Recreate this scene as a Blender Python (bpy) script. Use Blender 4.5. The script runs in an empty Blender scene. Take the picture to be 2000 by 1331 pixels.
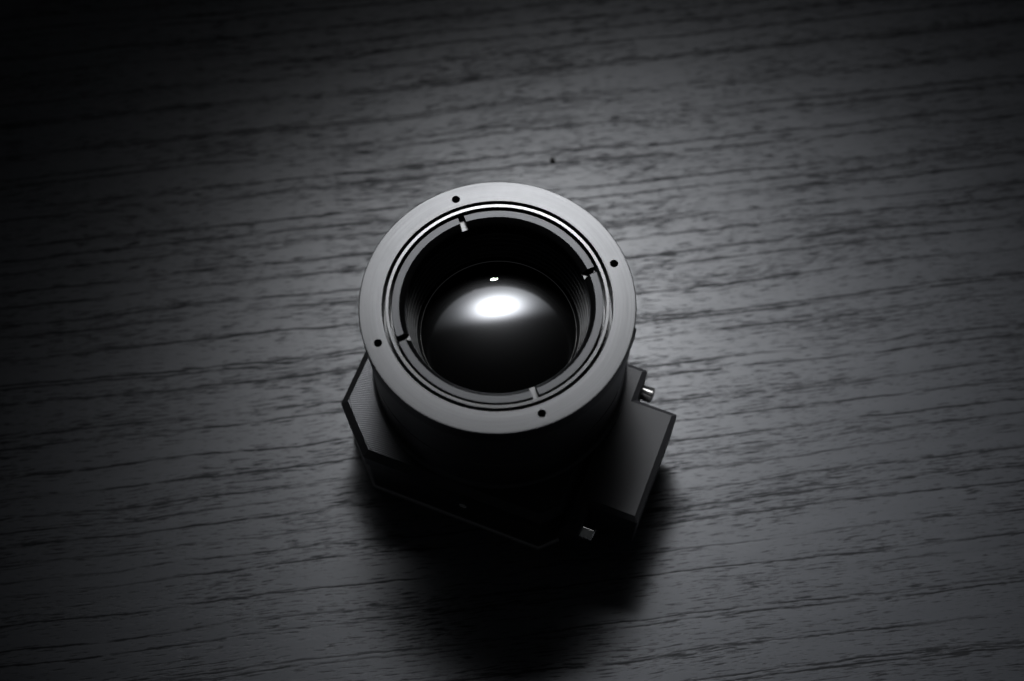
import bpy, bmesh, math, random
from mathutils import Vector, Matrix, noise as mnoise

R = math.radians
MM = 0.001
scene = bpy.context.scene
col = scene.collection

# ------------------------------------------------------------------ camera
cam_data = bpy.data.cameras.new('camera')
cam = bpy.data.objects.new('camera', cam_data)
col.objects.link(cam)
scene.camera = cam
cam_data.sensor_width = 36.0
cam_data.lens = 2734.4 / 2000.0 * 36.0
cam_data.clip_start = 0.01
cam_data.clip_end = 20.0
pitch, roll, yaw = R(66.739), R(-1.086), R(0.736)
fwd = Vector((math.sin(yaw) * math.cos(pitch), math.cos(yaw) * math.cos(pitch), -math.sin(pitch)))
rgt = Vector((math.cos(yaw), -math.sin(yaw), 0))
upv = rgt.cross(fwd)
r2 = rgt * math.cos(roll) + upv * math.sin(roll)
u2 = -rgt * math.sin(roll) + upv * math.cos(roll)
cam.matrix_world = Matrix(((r2.x, u2.x, -fwd.x, 1.366 * MM),
                           (r2.y, u2.y, -fwd.y, -126.869 * MM),
                           (r2.z, u2.z, -fwd.z, 336.752 * MM),
                           (0, 0, 0, 1)))
cam_data.dof.use_dof = True
cam_data.dof.focus_distance = 0.317
cam_data.dof.aperture_fstop = 9.0
cam_data.dof.aperture_blades = 7

# ------------------------------------------------------------------ world and lamps
world = bpy.data.worlds.new('World')
scene.world = world
world.use_nodes = True
bg = world.node_tree.nodes['Background']
bg.inputs['Color'].default_value = (0.85, 0.92, 1.0, 1)
bg.inputs['Strength'].default_value = 0.016


def area_lamp(name, pos, target, sx, sy, power, color, spread, shape='ELLIPSE'):
    d = bpy.data.lights.new(name, 'AREA')
    d.shape = shape
    d.size = sx * MM
    d.size_y = sy * MM
    d.energy = power
    d.color = color
    d.spread = R(spread)
    o = bpy.data.objects.new(name, d)
    col.objects.link(o)
    o.location = Vector(pos) * MM
    dirv = (Vector(target) - Vector(pos)).normalized()
    o.rotation_euler = dirv.to_track_quat('-Z', 'Y').to_euler()
    return o


# one large soft source above and behind the module: a bright core that falls off
# slowly downwards and ends sharply at its upper edge
LAMP = Vector((-2, 213, 319))
lamp = area_lamp('softbox_lamp', LAMP, (25, 22, 0), 340, 170, 0.27, (0.95, 0.97, 1.0), 40, 'RECTANGLE')
lamp.data.use_nodes = True
nt = lamp.data.node_tree
em = nt.nodes['Emission']
geo = nt.nodes.new('ShaderNodeNewGeometry')
sep = nt.nodes.new('ShaderNodeSeparateXYZ')
nt.links.new(geo.outputs['Parametric'], sep.inputs[0])


def lm(op, a, b=None, c=None):
    n = nt.nodes.new('ShaderNodeMath')
    n.operation = op
    for k, v in enumerate((a, b, c)):
        if v is None:
            continue
        if isinstance(v, (int, float)):
            n.inputs[k].default_value = v
        else:
            nt.links.new(v, n.inputs[k])
    return n.outputs[0]


def lramp(v, a, b, c, d):
    n = nt.nodes.new('ShaderNodeMapRange')
    n.interpolation_type = 'SMOOTHSTEP'
    nt.links.new(v, n.inputs[0])
    for k, q in enumerate((a, b, c, d)):
        n.inputs[k + 1].default_value = q
    return n.outputs[0]


lu = lm('MULTIPLY', lm('SUBTRACT', sep.outputs[0], .5), 340.0)     # mm across
lv = lm('MULTIPLY', lm('SUBTRACT', sep.outputs[1], .5), 170.0)     # mm up the source
dv = lm('MINIMUM', lm('SUBTRACT', lv, 40.0), 0.0)
core = lm('EXPONENT', lm('MULTIPLY', lm('ADD', lm('POWER', lm('DIVIDE', lu, 38.0), 2.0), lm('POWER', lm('DIVIDE', dv, 17.0), 2.0)), -1.0))
halo = lm('EXPONENT', lm('MULTIPLY', lm('ADD', lm('POWER', lm('DIVIDE', lm('ADD', lu, 26.0), 90.0), 2.0), lm('POWER', lm('DIVIDE', dv, 65.0), 2.0)), -1.0))
prof = lm('ADD', core, lm('MULTIPLY', halo, .13))
prof = lm('MULTIPLY', prof, lramp(lv, 44.0, 72.0, 1.0, 0.0))
prof = lm('MULTIPLY', prof, lramp(lm('ABSOLUTE', lu), 130.0, 168.0, 1.0, 0.0))
prof = lm('MULTIPLY', prof, lramp(lv, -84.0, -50.0, 0.0, 1.0))
nt.links.new(lm('MULTIPLY', prof, 8.0), em.inputs['Strength'])


scene.view_settings.view_transform = 'Standard'
scene.view_settings.look = 'None'
scene.view_settings.exposure = 0.0
scene.view_settings.gamma = 1.0
scene.view_settings.use_curve_mapping = False

# ------------------------------------------------------------------ node helpers


class Nodes:
    def __init__(self, name):
        self.mat = bpy.data.materials.new(name)
        self.mat.use_nodes = True
        self.t = self.mat.node_tree
        self.bsdf = self.t.nodes['Principled BSDF']

    def new(self, kind, **kw):
        n = self.t.nodes.new(kind)
        for k, v in kw.items():
            setattr(n, k, v)
        return n

    def put(self, sock, v):
        if hasattr(v, 'is_linked') or hasattr(v, 'links'):
            self.t.links.new(v, sock)
        else:
            sock.default_value = v

    def math(self, op, a, b=None, c=None, clamp=False):
        n = self.new('ShaderNodeMath', operation=op)
        n.use_clamp = clamp
        self.put(n.inputs[0], a)
        if b is not None:
            self.put(n.inputs[1], b)
        if c is not None:
            self.put(n.inputs[2], c)
        return n.outputs[0]

    def step(self, v, lo, hi, a=0.0, b=1.0):
        n = self.new('ShaderNodeMapRange', interpolation_type='SMOOTHSTEP')
        self.put(n.inputs[0], v)
        n.inputs[1].default_value = lo
        n.inputs[2].default_value = hi
        n.inputs[3].default_value = a
        n.inputs[4].default_value = b
        return n.outputs[0]

    def xyz(self):
        tc = self.new('ShaderNodeTexCoord')
        s = self.new('ShaderNodeSeparateXYZ')
        m = self.new('ShaderNodeVectorMath', operation='SCALE')
        m.inputs['Scale'].default_value = 1000.0
        self.t.links.new(tc.outputs['Object'], m.inputs[0])
        self.t.links.new(m.outputs[0], s.inputs[0])
        return s.outputs[0], s.outputs[1], s.outputs[2]

    def noise(self, x, y, z, detail=2.0, rough=0.5, scale=1.0):
        c = self.new('ShaderNodeCombineXYZ')
        for i, v in enumerate((x, y, z)):
            self.put(c.inputs[i], v)
        n = self.new('ShaderNodeTexNoise')
        n.inputs['Scale'].default_value = scale
        n.inputs['Detail'].default_value = detail
        n.inputs['Roughness'].default_value = rough
        self.t.links.new(c.outputs[0], n.inputs['Vector'])
        return n.outputs['Fac']

    def mixc(self, f, a, b):
        n = self.new('ShaderNodeMix', data_type='RGBA')
        self.put(n.inputs['Factor'], f)
        self.put(n.inputs[6], a)
        self.put(n.inputs[7], b)
        return n.outputs[2]

    def bump(self, h, dist, strength=1.0, normal=None):
        n = self.new('ShaderNodeBump')
        n.inputs['Distance'].default_value = dist
        n.inputs['Strength'].default_value = strength
        self.put(n.inputs['Height'], h)
        if normal is not None:
            self.t.links.new(normal, n.inputs['Normal'])
        return n.outputs[0]

    def set(self, **kw):
        for k, v in kw.items():
            self.put(self.bsdf.inputs[k.replace('_', ' ')], v)


# ------------------------------------------------------------------ materials
def wood_material():
    N = Nodes('black_stained_wood')
    x, y, z = N.xyz()
    w1 = N.noise(N.math('MULTIPLY', x, 1 / 70), N.math('MULTIPLY', y, 1 / 30), 3.1, 2)
    w2 = N.noise(N.math('MULTIPLY', x, 1 / 9), N.math('MULTIPLY', y, 1 / 5), 8.7, 2)
    yy = N.math('ADD', y, N.math('MULTIPLY', N.math('SUBTRACT', w1, .5), 5.0))
    yy = N.math('ADD', yy, N.math('MULTIPLY', N.math('SUBTRACT', w2, .5), .5))
    # growth lines at irregular spacing, broken into dashes
    jit = N.noise(N.math('MULTIPLY', x, 1 / 5), N.math('MULTIPLY', y, 1 / 1.2), 9.3, 2, .5)
    yl = N.math('ADD', yy, N.math('MULTIPLY', N.math('SUBTRACT', jit, .5), .9))
    vor = N.new('ShaderNodeTexVoronoi', feature='F1', voronoi_dimensions='1D')
    N.put(vor.inputs['W'], N.math('MULTIPLY', yl, 1 / 5.0))
    vor.inputs['Scale'].default_value = 1.0
    dl = N.math('MULTIPLY', vor.outputs['Distance'], 5.0)
    brk = N.noise(N.math('MULTIPLY', x, 1 / 8), N.math('MULTIPLY', yy, 1 / 1.5), 5.5, 3, .6)
    brkl = N.noise(N.math('MULTIPLY', x, 1 / 60), N.math('MULTIPLY', yy, 1 / 5), 2.5, 2, .5)
    line = N.step(dl, .10, .34, 1, 0)
    line = N.math('MULTIPLY', line, N.step(brk, .33, .50))
    line = N.math('MULTIPLY', line, N.step(brkl, .28, .50))
    near = N.step(dl, .2, 1.6, 1, 0)
    # short scattered pores
    dens = N.noise(N.math('MULTIPLY', x, 1 / 40), N.math('MULTIPLY', yy, 1 / 9), 17.0, 2, .5)
    boost = N.math('ADD', N.math('MULTIPLY', N.math('SUBTRACT', dens, .5), .30), N.math('MULTIPLY', near, .035))
    p1 = N.noise(N.math('MULTIPLY', x, 1 / 6.5), N.math('MULTIPLY', yy, 1 / .40), 11.0, 3, .55)
    pore = N.step(N.math('ADD', p1, boost), .566, .65)
    p2 = N.noise(N.math('MULTIPLY', x, 1 / 3.0), N.math('MULTIPLY', yy, 1 / .25), 23.0, 2, .5)
    pore2 = N.math('MULTIPLY', N.step(N.math('ADD', p2, boost), .585, .68), .6)
    dark = N.math('MAXIMUM', N.math('MAXIMUM', line, N.math('MULTIPLY', pore, .9)), pore2)
    # broad tonal variation and fine fibre relief
    tone = N.noise(N.math('MULTIPLY', x, 1 / 60), N.math('MULTIPLY', yy, 1 / 4), 31.0, 3, .6)
    fib = N.noise(N.math('MULTIPLY', x, 1 / 2.4), N.math('MULTIPLY', y, 1 / .55), 41.0, 3, .6)
    light = N.mixc(tone, (.036, .038, .043, 1), (.056, .0585, .065, 1))
    N.set(Base_Color=N.mixc(dark, light, (.009, .0094, .0105, 1)))
    rough = N.math('ADD', N.math('MULTIPLY', dark, .13), N.math('ADD', .37, N.math('MULTIPLY', tone, .07)))
    N.set(Roughness=rough)
    N.set(Specular_IOR_Level=N.math('SUBTRACT', .46, N.math('MULTIPLY', dark, .34)))
    peb = N.noise(N.math('MULTIPLY', x, 1 / .9), N.math('MULTIPLY', y, 1 / .5), 51.0, 2, .6)
    h = N.math('SUBTRACT', N.math('ADD', N.math('MULTIPLY', fib, .30), N.math('MULTIPLY', peb, .25)), dark)
    N.set(Normal=N.bump(h, .00007, .4))
    return N.mat


def turned_metal(name, color, rough, metallic, streak=.05, bump=.000004):
    """lathe-turned surface: fine concentric marks about the z axis"""
    N = Nodes(name)
    x, y, z = N.xyz()
    r = N.math('SQRT', N.math('ADD', N.math('MULTIPLY', x, x), N.math('MULTIPLY', y, y)))
    a = N.math('ARCTAN2', y, x)
    g = N.noise(N.math('MULTIPLY', r, 9), N.math('MULTIPLY', a, 1.3), N.math('MULTIPLY', z, 6), 3, .65)
    g2 = N.noise(N.math('MULTIPLY', r, 22), N.math('MULTIPLY', a, 4), N.math('MULTIPLY', z, 12), 2, .6)
    sp = N.noise(N.math('MULTIPLY', x, 1.6), N.math('MULTIPLY', y, 1.6), N.math('MULTIPLY', z, 1.6), 4, .7)
    mot = N.step(sp, .62, .72, 0, .22)
    var = N.math('MULTIPLY', N.math('SUBTRACT', g, .5), streak * 6)
    mul = N.math('SUBTRACT', N.math('ADD', 1.0, var), mot)
    cn = N.new('ShaderNodeVectorMath', operation='SCALE')
    cn.inputs[0].default_value = color
    N.put(cn.inputs['Scale'], mul)
    N.set(Base_Color=cn.outputs[0], Metallic=metallic)
    N.set(Roughness=N.math('ADD', rough, N.math('MULTIPLY', N.math('SUBTRACT', g2, .5), .14)))
    N.set(Normal=N.bump(N.math('ADD', g, N.math('MULTIPLY', g2, .6)), bump, 1.0))
    return N.mat


def cast_metal(name, color, rough, metallic=0.0, grain=4.0, bump=.00002, spec=.5):
    N = Nodes(name)
    x, y, z = N.xyz()
    g = N.noise(N.math('MULTIPLY', x, grain), N.math('MULTIPLY', y, grain), N.math('MULTIPLY', z, grain), 3, .6)
    s = N.noise(N.math('MULTIPLY', x, .7), N.math('MULTIPLY', y, .7), N.math('MULTIPLY', z, .7), 4, .65)
    cn = N.new('ShaderNodeVectorMath', operation='SCALE')
    cn.inputs[0].default_value = color
    N.put(cn.inputs['Scale'], N.math('ADD', .7, N.math('ADD', N.math('MULTIPLY', s, .35), N.math('MULTIPLY', g, .25))))
    N.set(Base_Color=cn.outputs[0], Metallic=metallic, Specular_IOR_Level=spec)
    N.set(Roughness=N.math('ADD', rough - .06, N.math('MULTIPLY', s, .12)))
    N.set(Normal=N.bump(g, bump, 1.0))
    return N.mat


def milled_plate():
    """anodised plate with a band of fine radial cutter marks round the barrel seat"""
    N = Nodes('milled_black_anodised')
    x, y, z = N.xyz()
    r = N.math('SQRT', N.math('ADD', N.math('MULTIPLY', x, x), N.math('MULTIPLY', y, y)))
    a = N.math('ARCTAN2', y, x)
    arc = N.math('MULTIPLY', a, 36.0)                      # mm along the seat
    wob = N.noise(N.math('MULTIPLY', arc, .8), N.math('MULTIPLY', r, .5), 0, 2)
    t = N.math('SINE', N.math('MULTIPLY', N.math('ADD', arc, N.math('ADD', N.math('MULTIPLY', r, .35), N.math('MULTIPLY', wob, .25))), 2 * math.pi / .52))
    band = N.step(r, 36.6, 36.9, 1, 0)
    lip = N.math('ABSOLUTE', N.math('SUBTRACT', r, 36.75))
    groove = N.step(lip, .08, .22, -1.2, 0)
    h = N.math('ADD', N.math('MULTIPLY', N.math('MULTIPLY', t, .5), band), groove)
    nrm = N.new('ShaderNodeNewGeometry')
    s = N.noise(N.math('MULTIPLY', x, 1.2), N.math('MULTIPLY', y, 1.2), N.math('MULTIPLY', z, 1.2), 4, .65)
    cn = N.new('ShaderNodeVectorMath', operation='SCALE')
    cn.inputs[0].default_value = (.040, .0405, .0425)
    N.put(cn.inputs['Scale'], N.math('ADD', .75, N.math('MULTIPLY', s, .5)))
    N.set(Base_Color=cn.outputs[0], Metallic=.85)
    N.set(Roughness=N.math('ADD', .38, N.math('MULTIPLY', s, .1)))
    N.set(Normal=N.bump(h, .000032, 1.0))
    return N.mat


def lens_material():
    N = Nodes('coated_germanium_lens')
    x, y, z = N.xyz()
    cell = N.new('ShaderNodeTexVoronoi', feature='F1')
    c = N.new('ShaderNodeCombineXYZ')
    N.put(c.inputs[0], x)
    N.put(c.inputs[1], y)
    N.t.links.new(c.outputs[0], cell.inputs['Vector'])
    cell.inputs['Scale'].default_value = .16
    dust = N.step(cell.outputs['Distance'], .010, .018, 1, 0)
    N.set(Base_Color=N.mixc(dust, (.0115, .0118, .0123, 1), (.5, .5, .5, 1)))
    N.set(Metallic=N.math('SUBTRACT', 1.0, dust), Roughness=.10)
    N.set(Coat_Weight=.02, Coat_Roughness=.30, Coat_IOR=1.5)
    return N.mat


MAT = {
    'wood': wood_material(),
    'ring': turned_metal('satin_anodised_ring', (.042, .0421, .0428), .42, 1.0, .13),
    'trim': turned_metal('bright_turned_trim', (.033, .033, .0333), .30, 1.0),
    'retainer': turned_metal('grey_anodised_retainer', (.024, .0243, .025), .46, 1.0, .08),
    'barrel': turned_metal('black_anodised_barrel', (.022, .022, .024), .38, 0.0),
    'inner': turned_metal('matt_black_baffle', (.008, .008, .008), .24, 0.0),
    'flock': cast_metal('dead_black_paint', (.003, .003, .003), .9, 0, 3.0, .00001, .05),
    'plate': milled_plate(),
    'body': cast_metal('black_powder_coat', (.020, .020, .022), .42),
    'plastic': cast_metal('matt_black_plastic', (.016, .016, .0175), .58, 0, 5.0, .00003, .28),
    'steel': cast_metal('polished_steel', (.85, .83, .80), .18, 1.0, 2.0, .000004),
    'bare': turned_metal('cut_aluminium_glint', (.042, .042, .042), .42, 1.0),  # cut slot floors, colour brightened to imitate the light they catch
    'lens': lens_material(),
    'base': cast_metal('dull_grey_aluminium', (.26, .25, .25), .55, .3),
    'dark_screw': cast_metal('dull_screw_steel', (.5, .49, .48), .45, .7),
    'crumb': cast_metal('dark_crumb', (.012, .011, .010), .8, 0, 6.0),
}

# ------------------------------------------------------------------ mesh helpers (all lengths in mm)


def link_mesh(name, bm, mat, parent=None, smooth=30, label=None):
    bmesh.ops.recalc_face_normals(bm, faces=bm.faces)
    me = bpy.data.meshes.new(name)
    bm.to_mesh(me)
    bm.free()
    me.transform(Matrix.Scale(MM, 4))
    me.materials.append(mat)
    if smooth:
        me.polygons.foreach_set('use_smooth', [True] * len(me.polygons))
        me.set_sharp_from_angle(angle=R(smooth))
    else:
        me.polygons.foreach_set('use_smooth', [False] * len(me.polygons))
    o = bpy.data.objects.new(name, me)
    col.objects.link(o)
    o.parent = parent
    if smooth:
        wn = o.modifiers.new('weighted_normals', 'WEIGHTED_NORMAL')
        wn.keep_sharp = True
    if label:
        o['label'] = label
    return o


def lathe(profile, seg=192, closed=True):
    """revolve a profile [(r, z), ...] about the z axis; r == 0 points become poles"""
    bm = bmesh.new()
    rings = []
    for r, z in profile:
        if r < 1e-6:
            rings.append([bm.verts.new((0, 0, z))])
        else:
            rings.append([bm.verts.new((r * math.cos(2 * math.pi * i / seg), r * math.sin(2 * math.pi * i / seg), z)) for i in range(seg)])
    n = len(rings)
    for k in range(n if closed else n - 1):
        a, b = rings[k], rings[(k + 1) % n]
        if len(a) == 1 and len(b) == 1:
            continue
        for i in range(seg):
            j = (i + 1) % seg
            if len(a) == 1:
                bm.faces.new((a[0], b[i], b[j]))
            elif len(b) == 1:
                bm.faces.new((a[i], a[j], b[0]))
            else:
                bm.faces.new((a[i], a[j], b[j], b[i]))
    return bm


def offset_poly(poly, d):
    """mitred inward offset of a counter-clockwise polygon"""
    n = len(poly)
    out = []
    for i in range(n):
        a, b, c = Vector(poly[i - 1]), Vector(poly[i]), Vector(poly[(i + 1) % n])
        e1, e2 = (b - a).normalized(), (c - b).normalized()
        n1, n2 = Vector((-e1.y, e1.x)), Vector((-e2.y, e2.x))
        k = 1 + n1.dot(n2)
        m = (n1 + n2) / k
        out.append((b.x + m.x * d, b.y + m.y * d))
    return out


def round_poly(poly, rad, ids=None, seg=4):
    """round the convex corners of a counter-clockwise polygon"""
    n = len(poly)
    out = []
    for i in range(n):
        a, b, c = Vector(poly[i - 1]), Vector(poly[i]), Vector(poly[(i + 1) % n])
        e1, e2 = (b - a).normalized(), (c - b).normalized()
        cr = e1.x * e2.y - e1.y * e2.x
        if rad <= 0 or cr < 1e-3 or (ids is not None and i not in ids):
            out.append((b.x, b.y))
            continue
        th = math.atan2(cr, e1.dot(e2))
        t = rad * math.tan(th / 2)
        p0 = b - e1 * t
        ctr = p0 + Vector((-e1.y, e1.x)) * rad
        a0 = math.atan2(p0.y - ctr.y, p0.x - ctr.x)
        for k in range(seg + 1):
            q = a0 + th * k / seg
            out.append((ctr.x + rad * math.cos(q), ctr.y + rad * math.sin(q)))
    return out


def prism(poly, z0, z1, top_bevel=0.0, side_round=0.0, bottom_bevel=0.0, round_ids=None, segs=1):
    """extruded polygon with mitred edge bevels; segs == 1 is a flat chamfer"""
    area = sum(poly[i - 1][0] * poly[i][1] - poly[i][0] * poly[i - 1][1] for i in range(len(poly)))
    if area < 0:
        poly = poly[::-1]
        if round_ids is not None:
            round_ids = [len(poly) - 1 - i for i in round_ids]
    def ring_poly(d):
        q = offset_poly(poly, d) if d else poly
        return round_poly(q, max(side_round - d, .03), round_ids) if side_round else q
    rings = []
    if bottom_bevel:
        rings.append((z0, bottom_bevel))
    rings.append((z0 + bottom_bevel, 0))
    rings.append((z1 - top_bevel, 0))
    if top_bevel:
        for k in range(1, segs + 1):
            t = k / segs * math.pi / 2
            rings.append((z1 - top_bevel * (1 - math.sin(t)), top_bevel * (1 - math.cos(t))))
    bm = bmesh.new()
    vs = []
    for z, d in rings:
        vs.append([bm.verts.new((x, y, z)) for x, y in ring_poly(d)])
    n = len(vs[0])
    bm.faces.new(vs[0][::-1])
    bm.faces.new(vs[-1])
    for a, b in zip(vs, vs[1:]):
        for i in range(n):
            bm.faces.new((a[i], a[(i + 1) % n], b[(i + 1) % n], b[i]))
    bm.normal_update()
    bmesh.ops.triangulate(bm, faces=[f for f in bm.faces if len(f.verts) > 4])
    return bm


def rod(p, axis, r, length, seg=24, chamfer=.25, socket=0.0, sdepth=1.2):
    """round rod from p along axis, chamfered free end, optional hex socket in that end"""
    prof = [(0, 0), (r, 0), (r, length - chamfer), (r - chamfer * .35, length - chamfer * .3), (r - chamfer, length)]
    bm = lathe(prof + [(0, length)], seg)
    if socket:
        cap = [f for f in bm.faces if all(abs(v.co.z - length) < 1e-5 for v in f.verts)]
        bmesh.ops.dissolve_faces(bm, faces=cap)
        bm.faces.ensure_lookup_table()
        cap = [f for f in bm.faces if all(abs(v.co.z - length) < 1e-5 for v in f.verts)]
        res = bmesh.ops.inset_individual(bm, faces=cap, thickness=(r - chamfer - socket))
        bmesh.ops.translate(bm, verts=list(cap[0].verts), vec=(0, 0, -sdepth))
    q = Vector((0, 0, 1)).rotation_difference(Vector(axis))
    bm.transform(Matrix.Translation(Vector(p)) @ q.to_matrix().to_4x4())
    return bm


def cut(obj, cutters):
    """subtract cutter bmeshes (mm) from obj and bake the result into its mesh"""
    tmp = []
    for bm in cutters:
        bmesh.ops.recalc_face_normals(bm, faces=bm.faces)
        me = bpy.data.meshes.new('cutter')
        bm.to_mesh(me)
        bm.free()
        me.transform(Matrix.Scale(MM, 4))
        c = bpy.data.objects.new('cutter', me)
        col.objects.link(c)
        tmp.append(c)
        wn = obj.modifiers.get('weighted_normals')
        if wn:
            obj.modifiers.remove(wn)
        m = obj.modifiers.new('cut', 'BOOLEAN')
        m.operation = 'DIFFERENCE'
        m.solver = 'EXACT'
        m.object = c
    par = obj.parent
    obj.parent = None
    dg = bpy.context.evaluated_depsgraph_get()
    me = bpy.data.meshes.new_from_object(obj.evaluated_get(dg))
    obj.modifiers.clear()
    obj.data = me
    obj.parent = par
    for c in tmp:
        bpy.data.objects.remove(c)
    me.polygons.foreach_set('use_smooth', [True] * len(me.polygons))
    me.set_sharp_from_angle(angle=R(30))
    wn = obj.modifiers.new('weighted_normals', 'WEIGHTED_NORMAL')
    wn.keep_sharp = True


def tag(o, label, cat):
    o['label'] = label
    o['category'] = cat


# ------------------------------------------------------------------ the table
GR = 5.0
bm = prism([(-450, -330), (330, -330), (330, 430), (-450, 430)], -22, 0, 7.0, 0, 1.2, segs=6)
table = link_mesh('table', bm, MAT['wood'], smooth=0)
table.rotation_euler = (0, 0, R(GR))
table['kind'] = 'structure'
table['label'] = 'dark stained wooden table top with open black grain'

# ------------------------------------------------------------------ the camera module
ROT = -23.11
mod = bpy.data.objects.new('camera_module', None)
col.objects.link(mod)
mod.empty_display_size = .01
mod.rotation_euler = (0, 0, R(ROT))
tag(mod, 'black metal camera module standing on the table with its round lens facing up', 'camera')

AL, AR_, BF, BB, CH, CR = -32.1, 27.2, -32.4, 32.0, 10.4, 4.5
HF, HT = 26.12, 62.44
plate_poly = [(AL + CH, BF), (AR_ - CR, BF), (AR_, BF + CR), (AR_, BB - CH), (AR_ - CH, BB), (AL + CH, BB), (AL, BB - CH), (AL, BF + CH)]


def inset(poly, d):
    cx = sum(p[0] for p in poly) / len(poly)
    cy = sum(p[1] for p in poly) / len(poly)
    return [(x - math.copysign(d, x - cx), y - math.copysign(d, y - cy)) for x, y in poly]


link_mesh('base_plate', prism(inset(plate_poly, -.15), 0.0, 2.0, .35, 1.0, .4), MAT['base'], mod, smooth=0)
link_mesh('housing', prism(inset(plate_poly, .5), 1.95, 19.0, .3, 1.0, 0), MAT['body'], mod, smooth=0)
link_mesh('mounting_plate', prism(plate_poly, 19.2, HF, 1.75, .8, .4), MAT['plate'], mod, smooth=0)
link_mesh('gasket', prism(inset(plate_poly, 1.0), 18.8, 19.4), MAT['inner'], mod, smooth=0)

# barrel: solid lower body with a flared foot, open at the top
foot = [(30.6, HF - .04), (30.6, HF + .25)]
for i in range(7):
    t = i / 6 * math.pi / 2
    foot.append((29.6 + 1.0 * (1 - math.sin(t)), HF + .25 + 1.6 * (1 - math.cos(t))))
barrel_prof = [(0, HF - .04)] + foot + [(29.6, 40.2), (29.35, 40.4), (29.35, 40.8), (29.6, 41.0), (29.6, 57.3), (22.6, 57.3), (22.6, 43.0), (0, 43.0)]
link_mesh('barrel', lathe(barrel_prof, 192, False), MAT['barrel'], mod)

# front ring with four blind spanner holes
front = link_mesh('front_ring', lathe([(24.95, HT - .08), (25.03, HT), (29.72, HT), (29.93, HT - .1), (30.0, HT - .32), (30.0, 57.6), (29.7, 57.3), (24.95, 57.3)], 256), MAT['ring'], mod)
PH = 18.48 - ROT      # angles in the module's own frame
cutters = []
for k in range(4):
    s = R(PH + 90 * k)
    cutters.append(rod((27.1 * math.cos(s), 27.1 * math.sin(s), HT - 4.0), (0, 0, 1), .92, 6, 32, .01))
cut(front, cutters)

link_mesh('trim_ring', lathe([(23.48, HT - .2), (23.56, HT - .1), (24.18, HT - .1), (24.26, HT - .2), (24.26, 57.3), (23.48, 57.3)], 256), MAT['trim'], mod)

ret = link_mesh('retaining_ring', lathe([(21.2, HT - .65), (21.3, HT - .58), (22.82, HT - .58), (22.92, HT - .66), (22.92, 57.35), (20.05, 57.35), (20.05, HT - 2.6), (20.3, HT - 1.75)], 256), MAT['retainer'], mod)
cutters = []
for k in range(4):
    s = R(19.4 - ROT + 90 * k)
    b = prism([(19, -.72), (23.4, -.72), (23.4, .72), (19, .72)], HT - 2.3, HT + 1)
    b.transform(Matrix.Rotation(s, 4, 'Z'))
    cutters.append(b)
cut(ret, cutters)
ret.data.materials.append(MAT['bare'])
for pl in ret.data.polygons:
    if abs(pl.center.z / MM - (HT - 2.3)) < .02 and pl.normal.z > .9:
        pl.material_index = 1

# stepped light baffle between retaining ring and lens
prof = [(22.4, 57.3), (22.4, 46.0), (18.4, 46.0)]
steps = 6
for i in range(steps):
    dz = (57.2 - 47.8) / steps
    z0 = 47.8 + dz * i
    r0 = 18.2 + (20.2 - 18.2) * i / steps
    prof += [(r0 + .10, z0 + .02), (r0 + .02, z0 + .12), (r0, z0 + dz * .42), (r0 + .05, z0 + dz * .47), (r0 + .16, z0 + dz * .5),
             (r0 + .62, z0 + dz * .54), (r0 + .70, z0 + dz * .6), (r0 + .70, z0 + dz * .92), (r0 + .5, z0 + dz * .99)]
prof.append((21.0, 57.3))
link_mesh('baffle', lathe(prof, 192), MAT['inner'], mod)

link_mesh('lens_rim', lathe([(17.5, 47.12), (17.54, 47.24), (17.64, 47.28), (17.72, 47.2), (17.72, 47.0), (17.5, 47.0)], 192), MAT['steel'], mod)
lret = link_mesh('lens_retainer', lathe([(17.55, 46.9), (17.76, 47.0), (17.84, 47.15), (18.5, 47.15), (18.5, 45.0), (17.55, 45.0)], 192), MAT['flock'], mod)
cutters = []
for k in range(4):
    s = R(21.5 - ROT + 90 * k)
    b = prism([(17, -.6), (18.6, -.6), (18.6, .6), (17, .6)], 47.2, 50)
    b.transform(Matrix.Rotation(s, 4, 'Z'))
    cutters.append(b)
cut(lret, cutters)

RL, RR = 110.0, 17.5
zc = 47.1 - math.sqrt(RL * RL - RR * RR)
prof = [(0, 44.2), (RR, 44.2), (RR + .02, 47.0)]
NA = 40
amax = math.asin(RR / RL)
for i in range(NA):
    a = amax * (1 - i / NA)
    prof.append((RL * math.sin(a), zc + RL * math.cos(a)))
prof.append((0, zc + RL))
lens = link_mesh('lens', lathe(prof, 192, False), MAT['lens'], mod)

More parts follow.
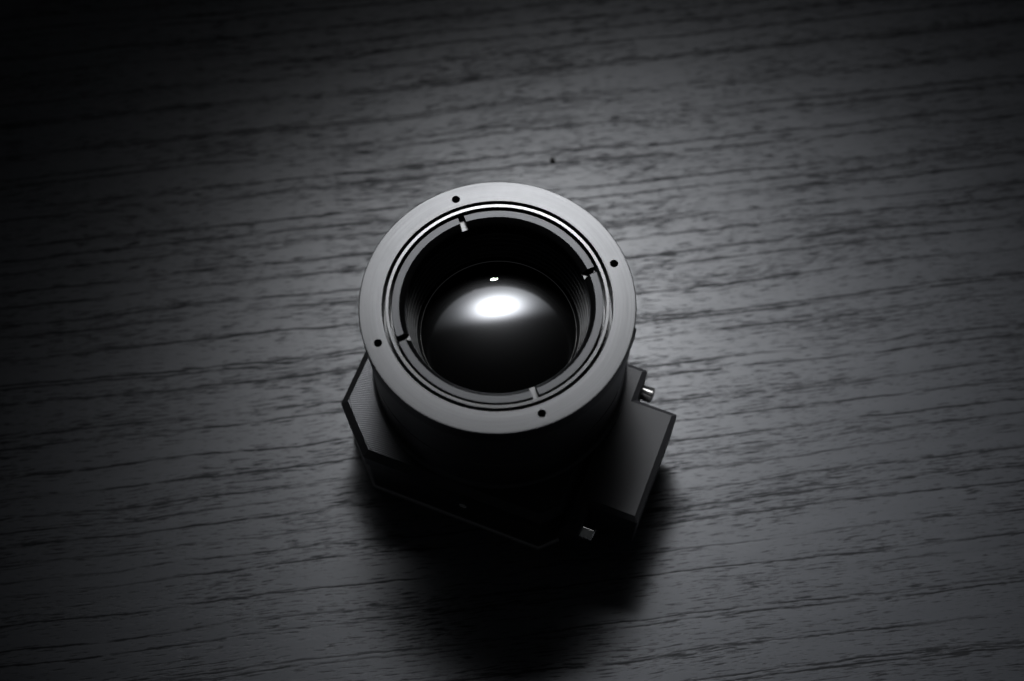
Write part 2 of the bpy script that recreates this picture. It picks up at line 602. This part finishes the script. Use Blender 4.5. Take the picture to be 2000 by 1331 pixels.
# tiny tilted steel facet added to stand in for a small lens reflection
bm = prism([(-.8, -.16), (-.3, -.24), (.75, -.14), (.8, .12), (.1, .25), (-.7, .2)], -.12, .06, .05)
nrm = (Vector((5, 190 - 12.5, 345 - 48.4)).normalized() + Vector((1.4, -126.9 - 12.5, 336.8 - 48.6)).normalized()).normalized()
bm.transform(Matrix.Translation((-.6, 12.6, 48.02)) @ Vector((0, 0, 1)).rotation_difference(nrm).to_matrix().to_4x4() @ Matrix.Rotation(R(4), 4, 'Z'))
bm.transform(Matrix.Rotation(R(-ROT), 4, 'Z'))
link_mesh('glint_facet', bm, MAT['steel'], lens)

# connector block on the side: slim lugs with a deeper box between them
YC = -9.75
blk = [(27.3, YC + 22.1), (33.3, YC + 22.1), (33.3, YC + 14.0), (43.5, YC + 14.0), (43.5, YC - 14.5), (31.7, YC - 14.5), (31.7, YC - 21.4), (27.3, YC - 22.1)]
block = link_mesh('connector_block', prism(blk, 8.5, 25.7, 1.15, .5, .6, (1, 2, 3, 4, 5, 6)), MAT['plastic'], mod, smooth=0)
for bx, by in ((33.1, YC + 19.2), (31.5, YC - 18.6)):
    link_mesh('jack_screw', rod((bx, by, 17.5), (1, 0, 0), 1.9, 3.2, 32, .35, .85), MAT['steel'], block)

# screws in the front wall of the housing
for xx, zz in ((2.9, 13.3),):
    link_mesh('screw', rod((xx, BF + .9, zz), (0, -1, 0), 1.0, .62, 24, .15, .5, .5), MAT['dark_screw'], mod)

# ------------------------------------------------------------------ a crumb lying on the table
bm = bmesh.new()
bmesh.ops.create_icosphere(bm, subdivisions=2, radius=.85)
for v in bm.verts:
    n = mnoise.noise(v.co * 1.9 + Vector((3, 1, 7)))
    v.co *= 1 + .35 * n
    v.co.z *= .75
    v.co.x *= .85
zmin = min(v.co.z for v in bm.verts)
for v in bm.verts:
    v.co.z -= zmin + .05
crumb = link_mesh('crumb', bm, MAT['crumb'], None, 60)
crumb.location = Vector((16.1, 71.6, 0)) * MM
tag(crumb, 'tiny dark crumb lying alone on the bare table behind the camera module', 'crumb')
